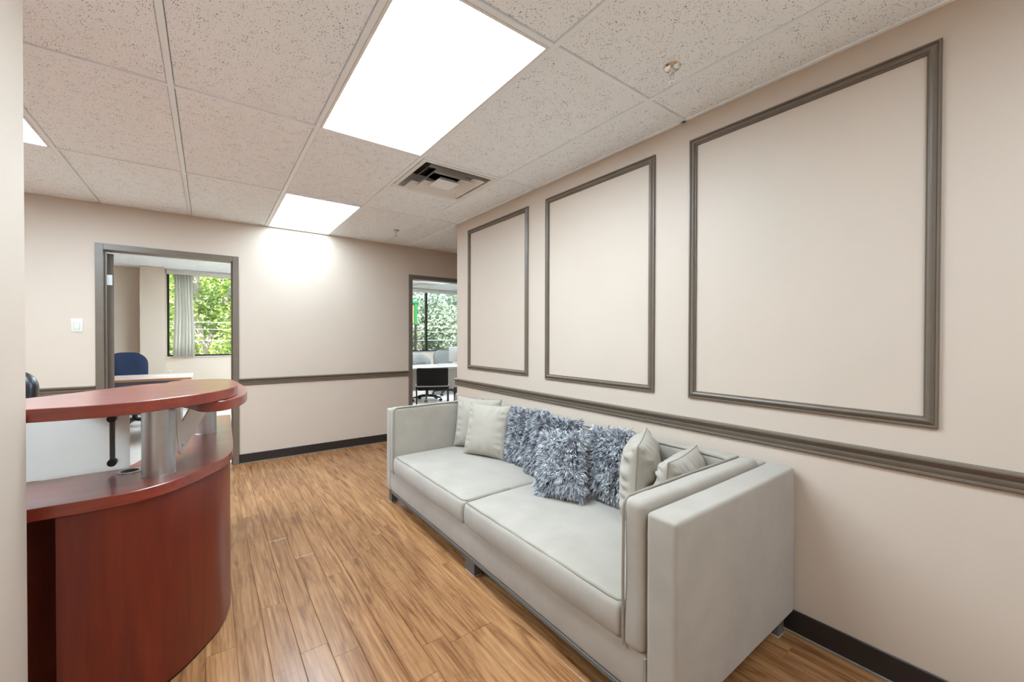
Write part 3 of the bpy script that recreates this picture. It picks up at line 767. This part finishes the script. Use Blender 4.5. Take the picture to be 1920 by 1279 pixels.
def cushion(ya, yb):
    lo, hi = (XF - .004, ya, .250), (1.868, yb, .376)
    def d(p):
        u = (p.x - (lo[0] + hi[0]) / 2) / ((hi[0] - lo[0]) / 2); v = (p.y - (ya + yb) / 2) / ((yb - ya) / 2)
        e = Vector((0, 0, 0)); c = max(0, 1 - u ** 2) ** .6 * max(0, 1 - v ** 4) ** .6
        if p.z > .36: e.z += .020 * c
        if p.x < XF + .02: e.x -= .014 * max(0, 1 - ((p.z - .31) / .065) ** 2) * (1 - .5 * v ** 6)
        e.z -= .010 * max(0, 1 - abs(v)) ** 0 * (1 - v * v) * .6 if p.x < XF + .02 and p.z < .30 else 0
        return e + .0035 * noise.noise_vector(p * 5)
    o = obj('seat_cushion', soft(lo, hi, .022, 14, d), 'sofa', sofa, ang=2)
    z = .3735; x = XF + .004
    pts = [(x + .30, ya + .004, z + .006), (x + .1, ya + .003, z + .002), (x + .02, ya + .006, z), (x + .003, ya + .022, z)]
    pts += [(x, ya + .06 + (yb - ya - .12) * k / 16, z + .0015 * math.sin(2.1 * k)) for k in range(17)]
    pts += [(x + .003, yb - .022, z), (x + .02, yb - .006, z), (x + .1, yb - .003, z + .002), (x + .30, yb - .004, z + .006)]
    obj('piping', tube(pts, .0052, 8), 'piping', o)
cushion(.870, 1.918); cushion(1.922, 2.952)
for x, y, wx, wy in ((1.118, 3.045, .05, .05), (1.118, 1.835, .05, .095), (1.118, .70, .05, .05), (1.92, .70, .05, .05), (1.92, 1.85, .05, .08), (1.92, 3.045, .05, .05)):
    l = obj('leg', box(x, x + wx, y, y + wy, .004, .098, .003, 1), 'leg', sofa)
    obj('felt_pad', box(x + .002, x + wx - .002, y + .002, y + wy - .002, 0, .0045), 'felt', l)

# cushions -----------------------------------------------------------------------------------
def pillow_point(u, v, w, h, T, side, seed, wr=.006):
    b = .07
    x = w / 2 * u * (1 - b * (1 - v * v)); z = h / 2 * v * (1 - b * (1 - u * u))
    t = T / 2 * (max(0, 1 - u ** 4) * max(0, 1 - v ** 4)) ** .55 * (.82 + .18 * (1 - u * u) * (1 - v * v))
    e = max(abs(u), abs(v)); along = v if abs(u) > abs(v) else u
    wrk = wr * math.exp(-((e - .80) / .17) ** 2) * math.sin(along * 21 + seed * 2 + 1.7 * math.sin(along * 6 + seed)) * (1 - e ** 10)
    n = noise.noise(Vector((x * 6 + seed * 3.1, z * 6, side * 4.0)))
    return Vector((x, side * (t + wrk + .010 * n * (t / (T / 2 + 1e-6)))- 0.0, z))
def pillow_bm(w, h, T, seed, n=26, wr=.006):
    bm = bmesh.new(); gs = [math.sin((i / n - .5) * math.pi) for i in range(n + 1)]
    V = {}
    for s in (-1, 1):
        for i, u in enumerate(gs):
            for j, v in enumerate(gs):
                edge = i in (0, n) or j in (0, n)
                if edge and s == 1: V[s, i, j] = V[-1, i, j]; continue
                p = pillow_point(u, v, w, h, T, s, seed, wr)
                if edge: p.y = 0
                V[s, i, j] = bm.verts.new(p)
    for s in (-1, 1):
        for i in range(n):
            for j in range(n): bm.faces.new((V[s, i, j], V[s, i + 1, j], V[s, i + 1, j + 1], V[s, i, j + 1]))
    return bm, [pillow_point(u, v, w, h, 0, 1, seed, 0) for u, v in [(gs[i], -1) for i in range(n + 1)] + [(1, gs[i]) for i in range(1, n + 1)] + [(gs[i], 1) for i in range(n - 1, -1, -1)] + [(-1, gs[i]) for i in range(n - 1, -1, -1)]]
def place(o, c, yaw, lean, roll):
    """local -y is the face normal; yaw turns that normal from -x toward -y, lean tips the top back"""
    n = Vector((-math.cos(yaw), -math.sin(yaw), 0)); r = (-n).cross(Vector((0, 0, 1)))
    upv = Vector((0, 0, 1)) * math.cos(lean) - n * math.sin(lean)
    a = r * math.cos(roll) + upv * math.sin(roll); z = -r * math.sin(roll) + upv * math.cos(roll)
    y = z.cross(a)
    m = Matrix((a, y, z)).transposed().to_4x4(); m.translation = c; o.matrix_world = m
def plain_pillow(label, c, yaw, lean, roll, w, h, T, seed, wr=.006):
    bm, edge = pillow_bm(w, h, T, seed, 44, wr=wr)
    o = obj('cushion', bm, 'linen', local=True, ang=2.2); tag(o, label, 'cushion', 'plain grey cushions')
    obj('seam', tube([tuple(p) for p in edge], .0022, 6), 'piping', o, local=True)
    place(o, c, yaw, lean, roll)
def fur_pillow(label, c, yaw, lean, roll, w, h, T, seed, light=0):
    bm, _ = pillow_bm(w, h, T, seed, 18)
    o = obj('fur_cushion', bm, 'furbase', local=True, ang=2.2); tag(o, label, 'cushion', 'shaggy grey-blue cushions')
    rnd = random.Random(seed); vs, fs, at = [], [], []
    for _ in range(1500):
        u, v = rnd.uniform(-1, 1), rnd.uniform(-1, 1); side = -1 if rnd.random() < .72 else 1
        if rnd.random() < .35:
            if rnd.random() < .5: u = math.copysign(1 - rnd.random() * .12, u)
            else: v = math.copysign(1 - rnd.random() * .12, v)
        p = pillow_point(u, v, w, h, T, side, seed, 0)
        nrm = Vector((u ** 3 * 1.1, side * (1.05 - max(abs(u), abs(v)) ** 4), v ** 3 * 1.1)).normalized()
        flow = Vector((rnd.gauss(0, .55), rnd.gauss(0, .25), rnd.gauss(-.25, .55)))
        td = (nrm * .75 + flow * .8).normalized(); L = rnd.uniform(.022, .042); tone = rnd.random()
        for _k in range(9):
            q = p + Vector((rnd.gauss(0, .006), 0, rnd.gauss(0, .006)))
            d = (td + Vector((rnd.gauss(0, .16), rnd.gauss(0, .16), rnd.gauss(0, .16)))).normalized()
            sd = d.cross(Vector((rnd.random() - .5, rnd.random() - .5, rnd.random() - .5))).normalized() * rnd.uniform(.0015, .0026)
            l = L * rnd.uniform(.75, 1.1); bend = Vector((0, 0, -.006)) + td.cross(nrm) * rnd.gauss(0, .004)
            a = q - nrm * .004; mid = q + d * l * .55; tip = q + d * l + bend
            i = len(vs); vs += [a - sd, a + sd, mid + sd, mid - sd, tip]; fs += [(i, i + 1, i + 2, i + 3), (i + 3, i + 2, i + 4)]
            tn = min(1, max(0, tone * .8 + light + rnd.gauss(.08, .18))); at += [tn] * 5
    me = bpy.data.meshes.new('fur'); me.from_pydata([tuple(x) for x in vs], [], fs)
    A_ = me.attributes.new('strand', 'FLOAT', 'POINT'); A_.data.foreach_set('value', at); me.materials.append(M['fur'])
    f = bpy.data.objects.new('fur', me); COL.objects.link(f); f.parent = o; f['kind'] = 'stuff'
    place(o, c, yaw, lean, roll)
plain_pillow('plain grey cushion in the sofa corner next to the doorway, partly behind another', (1.700, 2.745, .588), .48, .13, -.02, .40, .40, .13, 1)
plain_pillow('plain grey cushion between the corner one and the shaggy cushions', (1.640, 2.512, .582), .42, .22, -.01, .36, .385, .13, 2)
fur_pillow('shaggy grey-blue cushion touching the pair of leaning plain cushions', (1.748, 2.190, .578), .10, .22, .02, .34, .37, .10, 3)
fur_pillow('shaggy grey-blue cushion half hidden behind the paler leaning shaggy one', (1.730, 1.90, .575), .18, .27, 0, .34, .36, .10, 4, -.04)
fur_pillow('paler shaggy cushion leaning in front of the other shaggy ones', (1.572, 1.655, .563), .32, .42, .15, .26, .33, .13, 5, .16)
fur_pillow('shaggy grey-blue cushion beside the upright plain cushion', (1.737, 1.462, .578), -.10, .26, .12, .27, .36, .10, 6, .05)
plain_pillow('plain grey cushion standing edge-on beside the shaggy cushions', (1.685, 1.222, .590), -1.05, .06, .0, .40, .39, .18, 7, .016)
plain_pillow('plain grey cushion tucked low behind the padded sofa arm by the bare wall', (1.692, 1.022, .570), -1.36, .12, .0, .37, .36, .17, 8, .014)

# ------------------------------------------------------------------ outside
ZG = -3.4
struct('ground', box(-60, 80, YW + .3, 140, ZG - .2, ZG), 'ground', 'pale ground far below the office windows', 'ground')
def leaves(crown, n, size, rnd, tall=1):
    vs, fs, at = [], [], []
    for cx, cy, cz, r in crown:
        k = int(n * r * r)
        for _ in range(k):
            d = Vector((rnd.gauss(0, 1), rnd.gauss(0, 1), rnd.gauss(0, 1))).normalized(); rr = r * rnd.uniform(.62, 1.05)
            p = Vector((cx, cy, cz)) + Vector((d.x, d.y, d.z * .85)) * rr
            a = Vector((rnd.gauss(0, 1), rnd.gauss(0, 1), rnd.gauss(0, .6))).normalized(); c = a.cross(d + Vector((rnd.gauss(0, .5), rnd.gauss(0, .5), rnd.gauss(0, .5))))
            if c.length < .01: continue
            c.normalize(); s = size * rnd.uniform(.6, 1.25); i = len(vs)
            vs += [p - a * s, p - c * s * .5 + d * s * .15, p + a * s, p + c * s * .5 + d * s * .15]; fs.append((i, i + 1, i + 2, i + 3)); at += [rnd.random()] * 4
    me = bpy.data.meshes.new('foliage'); me.from_pydata([tuple(v) for v in vs], [], fs)
    A_ = me.attributes.new('strand', 'FLOAT', 'POINT'); A_.data.foreach_set('value', at); return me
def tree(name, label, x, y, crown, trunks, leaf, n, size, seed):
    t = thing(name, label, 'tree', (x, y, ZG), group='trees outside the office windows'); rnd = random.Random(seed)
    for tr in trunks:
        obj('trunk', tube(catmull([(x + p[0], y + p[1], p[2]) for p in tr[0]], 4), [tr[1] + (tr[2] - tr[1]) * i / (4 * (len(tr[0]) - 1)) for i in range(4 * (len(tr[0]) - 1) + 1)], 10), 'bark', t)
    me = leaves([(a, b_, c, r) for a, b_, c, r in crown], n, size, rnd); me.materials.append(M[leaf])
    f = bpy.data.objects.new('foliage', me); COL.objects.link(f); f.parent = t; f.location = (0, 0, -ZG); f['kind'] = 'stuff'
def crown(seed, cx, cz, spread, n, r, zs):
    rnd = random.Random(seed); return [(rnd.uniform(-spread, spread), rnd.uniform(-spread * .7, spread * .7), rnd.uniform(*zs), r * rnd.uniform(.7, 1.2)) for _ in range(n)]
tree('tree', 'yellow-green tree with forked pale trunk outside the curtained window', .95, 16.2, [c for c in crown(11, 0, 0, 2.6, 34, .8, (-2.2, 5.6))],
     [([(0.2, 0, ZG), (.15, 0, 0), (.05, 0, 2.0), (-.15, 0, 3.2), (-.75, 0, 4.6)], .2, .09), ([(.05, 0, 2.0), (.1, 0, 3.6), (.15, 0, 5.5)], .12, .06)], 'leaf_bright', 900, .085, 21)
tree('tree', 'yellow-green tree with a straight pale trunk outside the curtained window', -.75, 17.2, [c for c in crown(12, 0, 0, 2.4, 34, .8, (-2.4, 5.4))],
     [([(.5, 0, ZG), (.6, 0, 0), (.4, 0, 2.5), (.45, 0, 5.6)], .18, .1), ([(.6, 0, .6), (1.1, .2, 2.2), (1.7, .3, 3.6)], .09, .05)], 'leaf_bright', 900, .085, 22)
for i, (x, y, sd, zs, sp) in enumerate(((-5.2, 19.5, 31, (-2.4, 4), 2.8), (5.2, 20, 32, (-2.4, 3.6), 2.6), (.9, 23.5, 33, (-2.6, 4.6), 2.8), (-2.6, 24, 34, (-2.6, 4.4), 2.6))):
    tree('tree', ('bushy yellow-green tree at the side of the curtained window view', 'bushy yellow-green tree between the two window views', 'bushy tree behind the forked pale trunk', 'bushy tree behind the straight pale trunk')[i], x, y, crown(sd, 0, 0, sp, 26, 1.0, zs), [([(0, 0, ZG), (.1, 0, 0), (0, 0, 3)], .2, .08)], 'leaf_bright', 600, .10, sd)
for i, (x, y, sd, zs, sp, lab) in enumerate(((9.4, 21.5, 41, (-1.8, 3.6), 2.4, 'dense blue-green tree behind the green sign post'), (12.8, 23, 42, (-1.8, 4.0), 2.8, 'dense blue-green tree behind the window with dark mullions'), (17.5, 25, 43, (-1.8, 4.2), 3.0, 'dense blue-green tree furthest along the street'))):
    tree('tree', lab, x, y, crown(sd, 0, 0, sp, 34, 1.05, zs), [([(0, 0, ZG), (.1, 0, 0), (0, 0, 3)], .25, .1)], 'leaf_pale', 800, .10, sd)
# hedge row far behind keeps the street side green
# power lines
for i, (y, z, lab) in enumerate(((14.0, 1.65, 'uppermost pale overhead cable outside the windows'), (14.05, 1.46, 'middle pale overhead cable outside the windows'), (14.1, 1.15, 'lowest pale overhead cable outside the windows'))):
    tag(obj('overhead_cable', tube([(-14 + 3.0 * k, y, z + .0006 * (3 * k - 18) ** 2) for k in range(16)], .007, 6), 'cable'), lab, 'cable')
# green sign post
gx, gy = 5.69, 13.2
t = thing('street_sign', 'green sign post with tan board outside the window with dark mullions', 'sign', (gx, gy, ZG))
obj('post', box(gx - .03, gx + .03, gy - .03, gy + .03, ZG, 1.70, .004, 1), 'dark', t)
obj('green_panel', box(gx - .05, gx + .05, gy - .05, gy + .05, 1.70, 2.40, .004, 1), 'green', t)
obj('cap', box(gx - .16, gx + .10, gy - .06, gy + .06, 2.40, 2.50, .02, 2), 'green', t)
obj('board', box(gx - .62, gx - .06, gy - .012, gy + .012, 1.75, 2.42, .004, 1), 'orange', t)
